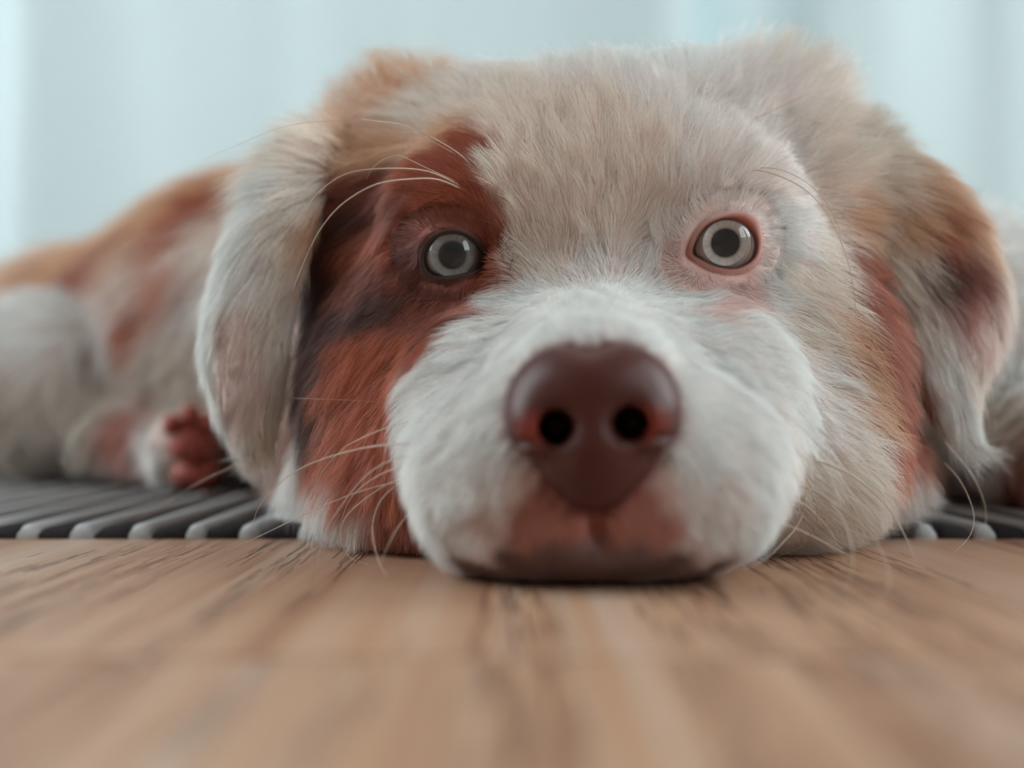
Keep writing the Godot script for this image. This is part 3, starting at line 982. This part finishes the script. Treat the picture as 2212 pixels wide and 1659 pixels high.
func ear_skin(k: int) -> Pelt:
	# stations from root to tip: left edge, right edge (pixels), depth at the left and right edge (cm), bow of the flap towards the camera (cm), thickness
	var st: Array = [
		[[[690, 330], [800, 300], 26.6, 26.0, 0.1, 0.45], [[600, 385], [715, 400], 26.4, 25.2, 0.3, 0.4], [[545, 470], [680, 500], 26.0, 24.7, 0.4, 0.32], [[490, 590], [650, 610], 25.8, 24.5, 0.4, 0.28], [[462, 700], [632, 710], 25.6, 24.4, 0.4, 0.26],
			[[458, 790], [622, 800], 25.4, 24.4, 0.35, 0.24], [[475, 870], [612, 880], 25.2, 24.4, 0.3, 0.22], [[510, 930], [590, 945], 25.0, 24.5, 0.2, 0.2], [[540, 968], [560, 972], 24.9, 24.7, 0.05, 0.15]],
		[[[1740, 320], [1850, 300], 25.8, 26.6, 0.1, 0.45], [[1800, 400], [1960, 370], 25.0, 26.6, 0.35, 0.4], [[1850, 490], [2060, 450], 24.7, 26.6, 0.5, 0.34], [[1890, 590], [2120, 560], 24.5, 26.6, 0.55, 0.3], [[1920, 690], [2150, 680], 24.4, 26.4, 0.5, 0.28],
			[[1960, 790], [2110, 790], 24.4, 26.0, 0.4, 0.26], [[2000, 870], [2085, 870], 24.5, 25.6, 0.3, 0.22], [[2045, 935], [2085, 930], 24.7, 25.3, 0.15, 0.2], [[2085, 965], [2097, 962], 24.9, 25.0, 0.05, 0.15]]][k]
	var ls := []
	var rs := []
	var bow := []
	for q in st:
		ls.append(pix(q[0][0], q[0][1], q[2]))
		rs.append(pix(q[1][0], q[1][1], q[3]))
		bow.append(Vector2(q[4], q[5]))
	var s := Pelt.new()
	var rows := 34
	var ring := 30
	for i in rows + 1:
		var t := float(i) / rows * (st.size() - 1)
		var a: Vector3 = catmull(ls, t)
		var b: Vector3 = catmull(rs, t)
		var t2 := minf(t + 0.1, st.size() - 1.0)
		var t1 := t2 - 0.2
		var along: Vector3 = ((catmull(ls, t2) + catmull(rs, t2)) - (catmull(ls, t1) + catmull(rs, t1))).normalized()
		var hw := (b - a) * 0.5
		var nn := hw.cross(along).normalized()
		if nn.z < 0.0:
			nn = -nn
		var bw: Vector2 = catmull(bow, t)
		for j in ring:
			var u := TAU * j / ring
			var x := cos(u)
			s.v.append((a + b) * 0.5 + hw * x + nn * (sin(u) * bw.y * (0.55 + 0.45 * sqrt(maxf(1.0 - x * x, 0.0))) + bw.x * (1.0 - x * x)))
	for i in rows:
		for j in ring:
			var a := i * ring + j
			var b := i * ring + (j + 1) % ring
			s.idx.append_array([a, b, b + ring, a, b + ring, a + ring])
	for e in [0, rows]:
		var c := Vector3.ZERO
		for j in ring:
			c += s.v[e * ring + j] / ring
		s.v.append(c)
		for j in ring:
			var a: int = e * ring + j
			var b: int = e * ring + (j + 1) % ring
			s.idx.append_array([s.v.size() - 1, b, a] if e == 0 else [s.v.size() - 1, a, b])
	s.n = normals_of(s.v, s.idx)
	# make the winding point outwards
	var mid: Vector3 = (ls[4] + rs[4]) * 0.5
	var vote := 0.0
	for i in s.v.size():
		vote += s.n[i].dot(s.v[i] - mid)
	if vote < 0.0:
		s.idx.reverse()
		s.n = normals_of(s.v, s.idx)
	var coat := Coat.new()
	var rowsc: Array = [[  # left ear: white on its outer edge also paints the light there
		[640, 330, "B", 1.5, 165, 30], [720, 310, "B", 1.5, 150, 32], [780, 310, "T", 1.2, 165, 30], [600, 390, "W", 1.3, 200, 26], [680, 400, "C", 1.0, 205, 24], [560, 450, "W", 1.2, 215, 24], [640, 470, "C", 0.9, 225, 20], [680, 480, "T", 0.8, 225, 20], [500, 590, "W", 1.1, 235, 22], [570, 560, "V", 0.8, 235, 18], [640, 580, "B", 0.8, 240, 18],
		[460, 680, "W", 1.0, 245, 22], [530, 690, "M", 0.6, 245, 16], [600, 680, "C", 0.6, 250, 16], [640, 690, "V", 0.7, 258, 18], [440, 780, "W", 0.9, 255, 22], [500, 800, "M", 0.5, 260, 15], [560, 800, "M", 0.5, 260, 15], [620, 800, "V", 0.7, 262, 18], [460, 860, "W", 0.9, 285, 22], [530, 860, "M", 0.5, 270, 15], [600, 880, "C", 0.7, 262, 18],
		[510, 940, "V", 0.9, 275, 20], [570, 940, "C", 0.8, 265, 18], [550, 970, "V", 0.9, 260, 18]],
		[[1760, 320, "C", 1.2, 20, 30], [1840, 310, "C", 1.4, 40, 34], [1820, 400, "C", 1.0, -20, 28], [1900, 380, "B", 1.2, -15, 28], [1960, 380, "T", 1.3, -20, 30], [1860, 480, "C", 0.9, -45, 24], [1930, 470, "T", 1.1, -40, 26], [2000, 480, "R", 1.2, -45, 28], [2060, 460, "T", 1.3, -35, 30], [1890, 570, "C", 0.8, -62, 22], [1950, 560, "B", 1.0, -58, 24], [2000, 560, "D", 1.1, -55, 26], [2060, 570, "S", 1.2, -52, 28], [2120, 560, "C", 1.3, -45, 28],
		[1925, 680, "S", 0.7, -66, 20], [1965, 680, "C", 0.8, -64, 20], [2010, 670, "V", 0.8, -62, 22], [2070, 640, "K", 1.0, -60, 24], [2110, 670, "M", 1.0, -62, 22], [2150, 650, "B", 1.1, -50, 26], [1960, 780, "S", 0.7, -66, 20], [1990, 780, "V", 0.7, -66, 18], [2040, 780, "W", 0.7, -66, 18], [2090, 770, "M", 0.9, -75, 20], [2110, 790, "B", 0.9, -80, 20],
		[1995, 860, "S", 0.6, -62, 18], [2030, 860, "W", 0.7, -62, 18], [2070, 860, "W", 0.8, -64, 18], [2050, 930, "W", 0.9, -50, 18], [2085, 940, "W", 1.0, -30, 18]]][k]
	for q in rowsc:
		# depth: between the two edges of the flap where this pixel falls
		var best := 1e9
		var at := Vector3.ZERO
		for i in s.v.size():
			var z := -s.v[i].z
			var d := pix(q[0], q[1], z).distance_to(s.v[i])
			if d - s.n[i].z * 0.1 < best:
				best = d - s.n[i].z * 0.1
				at = s.v[i]
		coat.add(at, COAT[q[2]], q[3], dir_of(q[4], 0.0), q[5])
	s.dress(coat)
	return s


func trunk_skin() -> Pelt:
	var f := Field.new()
	f.egg(Vector3(1.5, 4.6, -34.0), Vector3(6.0, 4.3, 5.5), 2.0)
	f.limb(Vector3(0.5, 5.0, -37.0), pix(560, 725, 44.0), 4.6, 5.1, 2.0)
	f.limb(pix(560, 725, 44.0), pix(160, 800, 51.0), 5.1, 4.2, 2.0)
	f.limb(pix(160, 800, 51.0), pix(-160, 860, 54.0), 4.2, 3.2, 2.0)
	f.egg(pix(115, 820, 43.0), Vector3(2.9, 3.0, 3.4), 1.0)       # thigh
	f.limb(pix(230, 930, 41.0), pix(380, 985, 38.5), 1.3, 0.95, 0.8)
	f.egg(pix(398, 985, 37.2), Vector3(1.05, 1.15, 1.5), 0.5)      # hind paw
	for q in [[360, 940], [395, 925], [430, 945]]:
		f.egg(pix(q[0], q[1], 36.6), Vector3(0.42, 0.5, 0.8), 0.25)
	f.egg(Vector3(11.5, 4.2, -34.5), Vector3(3.9, 3.9, 4.5), 2.0)   # shoulder
	f.limb(Vector3(13.0, 3.0, -33.0), pix(2260, 960, 30.5), 2.2, 1.55, 1.0)   # foreleg, folded
	f.limb(pix(2260, 960, 30.5), pix(2420, 1010, 27.0), 1.55, 1.2, 0.8)
	f.egg(pix(2460, 1030, 25.6), Vector3(1.3, 1.0, 1.6), 0.5)
	f.limb(Vector3(-3.6, 3.5, -33.0), Vector3(-4.6, 1.7, -29.5), 2.2, 1.4, 1.0)   # the other foreleg, behind the ear
	f.ground = true
	f.gd = 0.32
	var s := Pelt.new()
	var got := f.net(Vector3(-28, -1, -60), Vector3(19, 12, -23), 0.55)
	s.v = got[0]
	s.idx = got[1]
	s.n = normals_of(s.v, s.idx)
	var coat := Coat.new()
	var o := Vector3(0, CAM_Y * 100.0, 0)
	for q in [[470, 430, "R", 2.0, 200], [535, 405, "T", 2.0, 190], [400, 425, "T", 2.0, 195], [300, 470, "T", 2.2, 200], [210, 500, "T", 2.2, 205], [225, 560, "R", 2.0, 210], [390, 560, "O", 2.0, 215], [140, 570, "T", 2.2, 205], [50, 620, "T", 2.2, 205], [20, 640, "B", 2.2, 205], [330, 600, "B", 1.8, 215], [450, 540, "C", 2.0, 210], [500, 640, "V", 2.0, 220], [310, 675, "O", 1.6, 230], [360, 740, "C", 2.0, 225], [420, 820, "C", 2.0, 235],
		[150, 670, "W", 1.4, 200], [70, 710, "W", 1.4, 200], [230, 720, "V", 1.4, 250], [90, 850, "C", 1.4, 240], [230, 850, "C", 1.4, 250], [140, 950, "B", 1.2, 250], [40, 950, "B", 1.2, 240], [280, 930, "K", 0.8, 250], [320, 930, "V", 0.7, 260], [330, 1000, "V", 0.6, 265], [300, 1040, "V", 0.6, 265], [460, 900, "C", 1.6, 250], [380, 900, "C", 0.35, 90], [440, 1000, "K", 0.2, 270], [410, 950, "K", 0.12, 270], [370, 990, "C", 0.25, 250],  # top of the thigh whitened to paint light from above
		[2160, 500, "W", 2.0, 30], [2150, 410, "W", 2.0, 60], [2190, 640, "W", 1.6, 0], [2150, 860, "C", 0.9, 250], [2190, 770, "W", 1.0, 250], [2150, 980, "B", 0.9, 260], [2200, 1040, "K", 0.7, 260], [1900, 500, "W", 2.0, 60], [1300, 300, "W", 2.0, 90], [900, 400, "T", 2.0, 110]]:  # brown at the bottom of the foreleg paints its shade
		var d := (pix(q[0], q[1], 30.0) - o).normalized()
		var t := f.hit(o, d, 24.0, 80.0)
		coat.add(o + d * (t if t > 0.0 else 42.0), COAT[q[2]], q[3], dir_of(q[4], 0.3), 28.0)
	s.dress(coat)
	for i in s.v.size():
		if s.v[i].y < 0.4:
			s.len[i] = 0.0
	return s


func nose_part(dog: Node3D) -> void:
	var got := nose.net(Vector3(-1.5, -1.6, -1.2), Vector3(1.5, 1.3, 1.1), 0.05)
	var v := PackedVector3Array()
	var c := PackedColorArray()
	for p in got[0]:
		v.append(head * (Vector3(p.x * 1.05, p.y, p.z) + nose_at))
		# liver leather; red on the thin nostril wings paints light shining through
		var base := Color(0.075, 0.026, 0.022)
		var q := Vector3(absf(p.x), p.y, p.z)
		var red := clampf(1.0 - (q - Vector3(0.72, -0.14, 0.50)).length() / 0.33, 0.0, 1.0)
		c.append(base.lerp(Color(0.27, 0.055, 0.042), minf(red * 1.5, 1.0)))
	var m := mat("nose_leather", Color(1, 1, 1), 0.34, true)
	m.metallic_specular = 0.32
	m.subsurf_scatter_enabled = true
	m.subsurf_scatter_strength = 0.08
	var grain := NoiseTexture2D.new()
	grain.width = 256
	grain.height = 256
	grain.seamless = true
	grain.as_normal_map = true
	var fn := FastNoiseLite.new()
	fn.noise_type = FastNoiseLite.TYPE_CELLULAR
	fn.frequency = 0.09
	grain.noise = fn
	m.uv1_triplanar = true
	m.uv1_scale = Vector3.ONE * 90.0
	m.normal_enabled = true
	m.normal_texture = grain
	m.normal_scale = 0.3
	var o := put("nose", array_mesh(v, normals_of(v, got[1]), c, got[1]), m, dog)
	tag(o, "liver brown nose with reddish nostrils")


func lathe(profile: Array, around: int) -> Array:   # profile of (radius, z) from the axis outwards; faces +z
	var v := PackedVector3Array()
	var idx := PackedInt32Array()
	for p in profile:
		for j in around:
			var a := TAU * j / around
			v.append(Vector3(cos(a) * p.x, sin(a) * p.x, p.y))
	for i in profile.size() - 1:
		for j in around:
			var a := i * around + j
			var b := i * around + (j + 1) % around
			idx.append_array([a, a + around, b + around, a, b + around, b])
	return [v, idx]


func eye_part(dog: Node3D, k: int, coat: Coat, hairy: Material) -> void:
	var c: Vector3 = eye_at[k]
	var o := Vector3(0, CAM_Y * 100.0, 0)
	var ax := (o - c).normalized()
	var bx := Vector3.UP.cross(ax).normalized()
	var by := ax.cross(bx)
	var turn := Transform3D(Basis(bx, by, ax), c * 0.01)
	# eyeball > iris, pupil, cornea
	var prof := []
	for i in 25:
		var th := lerpf(0.56, PI, i / 24.0)
		prof.append(Vector2(sin(th) * EYE_R, cos(th) * EYE_R))
	var g := lathe(prof, 48)
	var white := mat("eye_white" + str(k), [Color(0.055, 0.03, 0.027), Color(0.26, 0.17, 0.15)][k], 0.25)
	white.clearcoat_enabled = true
	white.clearcoat = 0.6
	white.clearcoat_roughness = 0.05
	var ball := put("eye", array_mesh(g[0], normals_of(g[0], g[1]), PackedColorArray(), g[1]), white, dog)
	ball.transform = turn
	tag(ball, ["pale grey eye in the copper patch", "pale blue grey eye in white fur with pink rim"][k])
	prof = []
	var n := 20
	for i in n + 1:
		var t := float(i) / n
		prof.append(Vector2(lerpf(0.20, 0.445 + 0.02 * k, t), 0.545 + 0.06 * t))
	g = lathe(prof, 96)
	var ic := PackedColorArray()
	var r := RandomNumberGenerator.new()
	r.seed = 90 + k
	var streak := PackedFloat32Array()
	for j in 96:
		streak.append(r.randf_range(0.8, 1.12))
	for i in n + 1:
		var t := float(i) / n
		for j in 96:
			var col := Color(0.30, 0.265, 0.23).lerp(Color(0.37, 0.37, 0.36), smoothstep(0.2, 0.75, t)).lerp(Color(0.09, 0.075, 0.065), smoothstep(0.86, 1.0, t)).lerp(Color(0.10, 0.08, 0.07), 1.0 - smoothstep(0.16, 0.36, t))
			ic.append(col * (streak[j] * (0.6 if k == 0 else 1.55)))  # left iris darkened to paint in the shade of the brow
	var iris := mat("iris", Color(1, 1, 1), 0.8, true)
	iris.specular_mode = BaseMaterial3D.SPECULAR_DISABLED
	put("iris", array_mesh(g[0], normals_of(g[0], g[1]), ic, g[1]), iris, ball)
	var black := mat("pupil", Color(0.006, 0.005, 0.005), 0.8)
	black.specular_mode = BaseMaterial3D.SPECULAR_DISABLED
	g = lathe([Vector2(0.0, 0.553), Vector2(0.12, 0.553), Vector2(0.262, 0.556)], 48)
	put("pupil", array_mesh(g[0], normals_of(g[0], g[1]), PackedColorArray(), g[1]), black, ball)
	prof = []
	for i in 17:
		var rr := 0.48 * i / 16.0
		prof.append(Vector2(rr, 0.25 + sqrt(0.5825 * 0.5825 - rr * rr)))
	g = lathe(prof, 48)
	var cn := g[0].duplicate() as PackedVector3Array
	for i in cn.size():
		cn[i] = (cn[i] - Vector3(0, 0, 0.25)).normalized()
	var clear := mat("cornea", Color(1, 1, 1), 0.0)
	clear.albedo_color = Color(1, 1, 1, 0.02)
	clear.transparency = BaseMaterial3D.TRANSPARENCY_ALPHA
	clear.roughness = 0.01
	clear.metallic_specular = 0.42
	put("cornea", array_mesh(g[0], cn, PackedColorArray(), g[1]), clear, ball)
	# lids: rings from the opening outwards over the ball, then into the face
	var open: Array = [
		[[1054, 567], [1040, 540], [1018, 516], [985, 503], [950, 508], [924, 528], [914, 556], [920, 583], [940, 597], [975, 598], [1010, 590], [1036, 578]],
		[[1634, 545], [1634, 515], [1618, 488], [1590, 473], [1560, 473], [1530, 486], [1510, 508], [1497, 545], [1518, 562], [1550, 576], [1590, 580], [1620, 566]]][k]
	var pts := []
	for p in open:
		var d := (pix(p[0], p[1], 22.0) - o).normalized()
		var oc := o - c
		var bq := oc.dot(d)
		var rs := EYE_R + 0.05
		var disc := bq * bq - (oc.length_squared() - rs * rs)
		var hit := o + d * (-bq - sqrt(maxf(disc, 0.0)))
		var q := hit - c
		pts.append(Vector2(q.dot(bx), q.dot(by)))
	pts.append(pts[0])
	pts.append(pts[1])
	pts.push_front(pts[-3])
	var around := 60
	var rim: Color = [Color(0.035, 0.018, 0.016), Color(0.30, 0.075, 0.035)][k]
	# [scale, shell radius over the ball, share of the face surface, added width cm]
	var rings := [[0.985, 0.01, 0.0, -0.02], [1.0, 0.05, 0.0, 0.0], [1.0, 0.085, 0.0, 0.03], [1.0, 0.09, 0.0, 0.065], [1.0, 0.09, 0.0, 0.11], [1.0, 0.085, 0.5, 0.17], [1.0, 0.07, 0.9, 0.26], [1.0, 0.05, 1.0, 0.38], [1.0, 0.03, 1.0, 0.52]]
	var v := PackedVector3Array()
	var vc := PackedColorArray()
	var idx := PackedInt32Array()
	var fld := face
	var ids := fld.all()
	var solid := PackedInt32Array()
	for i in ids:
		if fld.kind[i] < 2:
			solid.append(i)
	for ri in rings.size():
		var rg: Array = rings[ri]
		for j in around:
			var t := 1.0 + 12.0 * j / around
			var q: Vector2 = catmull(pts, t)
			var extra: float = rg[3]
			if k == 1 and ri >= 2:   # the wide red margin of the upper outer lid
				var ang := atan2(q.y, q.x)
				extra += 0.10 * exp(-pow((ang - 0.75) / 0.55, 2.0)) * (1.0 if ri >= 3 else 0.5)
			q = q * rg[0] + q.normalized() * extra
			var rho := q.length()
			var rs: float = EYE_R + rg[1]
			var ds := sqrt(maxf(rs * rs - rho * rho, 0.0)) if rho < rs else -0.3
			var base := c + bx * q.x + by * q.y
			var dh := ds
			if rg[2] > 0.0:
				var hgt := 1.2
				var lb := to_head(base)
				var la := head.basis.inverse() * ax
				while hgt > -0.9:
					if fld.at(lb + la * hgt, solid) < 0.01:
						break
					hgt -= 0.03
				dh = hgt
			var depth := lerpf(ds, dh + [0.0, 0.0, 0.0, 0.0, 0.0, 0.03, 0.028, 0.01, -0.08][ri], rg[2])
			var p := base + ax * depth
			v.append(p)
			var got := coat.read(p)
			var col: Color = got[0]
			var own := rim
			if k == 1:   # raw red only along the upper outer margin, elsewhere a thin brown line on pink skin
				var up := exp(-pow((atan2(q.y, q.x) - 0.75) / 0.75, 2.0))
				own = Color(0.10, 0.055, 0.05).lerp(rim, up) if ri < 2 else Color(0.62, 0.36, 0.32).lerp(rim, up)
			col = own.lerp(col, [0.0, 0.0, 0.0, 0.12 if k == 0 else 0.3, 0.75, 1.0, 1.0, 1.0, 1.0][ri])
			col.a = 1.0
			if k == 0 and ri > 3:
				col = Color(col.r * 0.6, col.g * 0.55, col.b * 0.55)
			vc.append(col)
	for ri in rings.size() - 1:
		for j in around:
			var a := ri * around + j
			var b := ri * around + (j + 1) % around
			idx.append_array([a, a + around, b + around, a, b + around, b])
	var nn := normals_of(v, idx)
	if nn[around * 5].dot(ax) < 0.0:
		idx.reverse()
		nn = normals_of(v, idx)
	var lm := mat("eyelid_skin", Color(1, 1, 1), 0.7, true)
	var skin_c := PackedColorArray()
	for q in vc:
		skin_c.append(Color(q.r * 0.85, q.g * 0.68, q.b * 0.66))
	var lid := put("eyelid", array_mesh(v, nn, skin_c, idx), lm, dog)
	tag(lid, ["dark liver eyelid rim", "pink eyelid with a red upper margin"][k])
	var s := Pelt.new()
	s.v = v
	s.n = nn
	s.idx = idx
	s.dress(coat)
	s.c = vc
	for i in s.v.size():
		var ri := i / around
		s.len[i] = 0.0 if ri < 4 else minf(s.len[i], [0, 0, 0, 0, 0.12, 0.26, 0.42, 0.52, 0.52][ri])
		# hair around an eye radiates away from it
		var away := s.v[i] - c
		away -= s.n[i] * away.dot(s.n[i])
		s.flow[i] = (s.flow[i] * 0.5 + away.normalized() * 0.5).normalized()
		s.lift[i] = 16.0 if ri < 6 else 24.0
	var lf := put("fur", fur(s, 2.4, 0.009, 3000.0, 51 + k, 0.2, 1.0), hairy, lid)
	tag(lf, "", "", "", "stuff")


func tube(path: Array, r0: float, r1: float) -> ArrayMesh:   # tapered, cm
	var v := PackedVector3Array()
	var idx := PackedInt32Array()
	var steps := (path.size() - 1) * 5
	var side := 6
	for i in steps + 1:
		var t := float(i) / steps * (path.size() - 1)
		var p: Vector3 = catmull(path, t)
		var q: Vector3 = catmull(path, minf(t + 0.05, path.size() - 1.0)) - catmull(path, maxf(t - 0.05, 0.0))
		q = q.normalized()
		var a := q.cross(Vector3(0.1, 0.2, 1.0)).normalized()
		var b := q.cross(a)
		var r := lerpf(r0, r1, pow(float(i) / steps, 1.4))
		for j in side:
			var u := TAU * j / side
			v.append(p + (a * cos(u) + b * sin(u)) * r)
	for i in steps:
		for j in side:
			var a := i * side + j
			var b := i * side + (j + 1) % side
			idx.append_array([a, b, b + side, a, b + side, a + side])
	return array_mesh(v, normals_of(v, idx), PackedColorArray(), idx)


func whiskers(dog: Node3D) -> void:
	var m := mat("whisker", Color(0.66, 0.50, 0.40), 0.4)
	m.backlight_enabled = true
	m.backlight = Color(0.6, 0.6, 0.6)
	# [thickness cm, depth in the middle, depth at the tip, path in pixels]; the root sits on the skin
	var list := [
		[0.018, 21.6, 22.3, [[1000, 404], [924, 370], [834, 364], [747, 376], [682, 422], [657, 473]]],
		[0.020, 21.4, 22.3, [[1005, 412], [950, 389], [899, 386], [816, 397], [744, 437], [697, 488], [664, 549], [631, 630]]],
		[0.014, 21.8, 23.2, [[1022, 361], [986, 328], [924, 292], [870, 269], [809, 261], [780, 256]]],
		[0.010, 21.8, 22.6, [[998, 398], [924, 364], [863, 337], [827, 345], [801, 368], [792, 388]]],
		[0.008, 22.5, 23.4, [[1005, 345], [905, 292], [810, 262], [700, 262], [620, 272], [550, 297], [430, 350]]],
		[0.012, 21.2, 22.2, [[927, 908], [872, 913], [812, 933], [751, 963], [710, 1002], [684, 1040], [673, 1072]]],
		[0.016, 21.0, 22.2, [[908, 958], [836, 961], [775, 970], [703, 990], [643, 1016], [595, 1052], [558, 1098], [545, 1139]]],
		[0.014, 21.2, 22.4, [[891, 1042], [836, 1046], [763, 1067], [691, 1096], [619, 1130], [546, 1165], [490, 1189]]],
		[0.011, 21.4, 22.0, [[918, 946], [879, 962], [840, 995], [819, 1023], [809, 1050]]],
		[0.014, 20.6, 20.6, [[903, 983], [860, 989], [812, 1011], [771, 1048], [739, 1091], [710, 1134], [691, 1187], [686, 1219]]],
		[0.013, 21.2, 22.0, [[898, 1007], [848, 1014], [800, 1038], [761, 1072], [742, 1110], [738, 1130]]],
		[0.014, 21.3, 21.0, [[884, 1028], [836, 1047], [787, 1079], [749, 1115], [736, 1151], [744, 1187], [763, 1209], [795, 1219]]],
		[0.014, 20.8, 19.6, [[884, 1036], [848, 1055], [821, 1084], [806, 1127], [807, 1168], [821, 1219], [838, 1245]]],
		[0.013, 19.6, 19.6, [[895, 1095], [860, 1139], [836, 1183], [824, 1216]]],
		[0.012, 22.4, 23.4, [[900, 878], [860, 873], [760, 865], [633, 860]]],
		[0.012, 25.6, 26.5, [[560, 990], [480, 1018], [400, 1060], [290, 1130]]],
		[0.013, 21.0, 21.6, [[1660, 1014], [1705, 1021], [1738, 1045], [1760, 1077], [1766, 1113], [1755, 1149], [1724, 1185], [1672, 1203]]],
		[0.014, 21.0, 20.8, [[1665, 1064], [1711, 1076], [1747, 1097], [1777, 1127], [1799, 1157], [1827, 1218]]],
		[0.019, 20.0, 17.6, [[1700, 1040], [1763, 1063], [1807, 1094], [1849, 1121], [1890, 1166], [1913, 1213], [1921, 1254], [1913, 1282]]],
		[0.020, 20.8, 20.4, [[1730, 985], [1794, 1005], [1849, 1033], [1899, 1075], [1932, 1116], [1957, 1163], [1971, 1199], [1975, 1224]]],
		[0.013, 20.6, 20.8, [[1660, 1120], [1724, 1144], [1780, 1171], [1841, 1204]]],
		[0.014, 21.2, 19.8, [[1660, 1000], [1713, 1019], [1735, 1047], [1741, 1083], [1724, 1133], [1697, 1166], [1655, 1207], [1605, 1232]]],
		[0.012, 23.4, 22.4, [[2040, 1000], [2068, 1030], [2090, 1069], [2104, 1116], [2095, 1157], [2062, 1193]]],
		[0.013, 24.2, 24.2, [[2040, 955], [2070, 989], [2106, 1038], [2128, 1094], [2128, 1149], [2120, 1168]]],
		[0.016, 19.4, 17.7, [[1790, 1090], [1816, 1113], [1835, 1160], [1843, 1213], [1827, 1279]]],
		[0.014, 21.6, 22.6, [[1610, 367], [1655, 371], [1712, 393], [1757, 425], [1791, 468], [1820, 531], [1838, 594], [1848, 666], [1850, 706], [1865, 761]]],
		[0.011, 21.8, 22.4, [[1633, 362], [1678, 365], [1723, 382], [1768, 416], [1798, 458], [1813, 500], [1822, 560]]],
		[0.010, 23.0, 23.4, [[1620, 262], [1677, 234], [1749, 202], [1797, 183]]],
		[0.009, 23.0, 23.6, [[1664, 249], [1718, 253], [1781, 268], [1822, 281]]],
	]
	for w in list:
		var path := []
		var pts: Array = w[3]
		var z0 := -hit_face(pts[0][0], pts[0][1]).z + 0.05
		for i in pts.size():
			var t := float(i) / (pts.size() - 1)
			var z := lerpf(z0, w[1], minf(t * 2.2, 1.0))
			z = lerpf(z, w[2], smoothstep(0.45, 1.0, t))
			if pts[i][1] > 1100:
				z = minf(z, CAM_Y * 100.0 * F / (pts[i][1] - 894.0) - 0.12)
			path.append(pix(pts[i][0], pts[i][1], z))
		put("whisker", tube(path, w[0] * 0.85, w[0] * 0.25), m, dog)


func paw_pads(dog: Node3D) -> void:
	var m := mat("paw_pad", Color(0.36, 0.07, 0.045), 0.6)
	for q in [[412, 955, 35.5, 0.62, 0.52], [372, 915, 35.5, 0.26, 0.3], [410, 895, 35.4, 0.26, 0.3], [448, 912, 35.5, 0.26, 0.3], [420, 1022, 35.7, 0.7, 0.38]]:
		var f := Field.new()
		f.egg(Vector3.ZERO, Vector3(q[3], q[4], 0.4), 0.2)
		f.egg(Vector3(0, -q[4] * 0.35, 0), Vector3(q[3] * 0.8, q[4] * 0.7, 0.38), 0.2)
		var got := f.net(Vector3.ONE * -1.0, Vector3.ONE * 1.0, 0.12)
		var c := pix(q[0], q[1], q[2])
		var v := PackedVector3Array()
		for p in got[0]:
			v.append(p + c)
		put("paw_pad", array_mesh(v, normals_of(v, got[1]), PackedColorArray(), got[1]), m, dog)
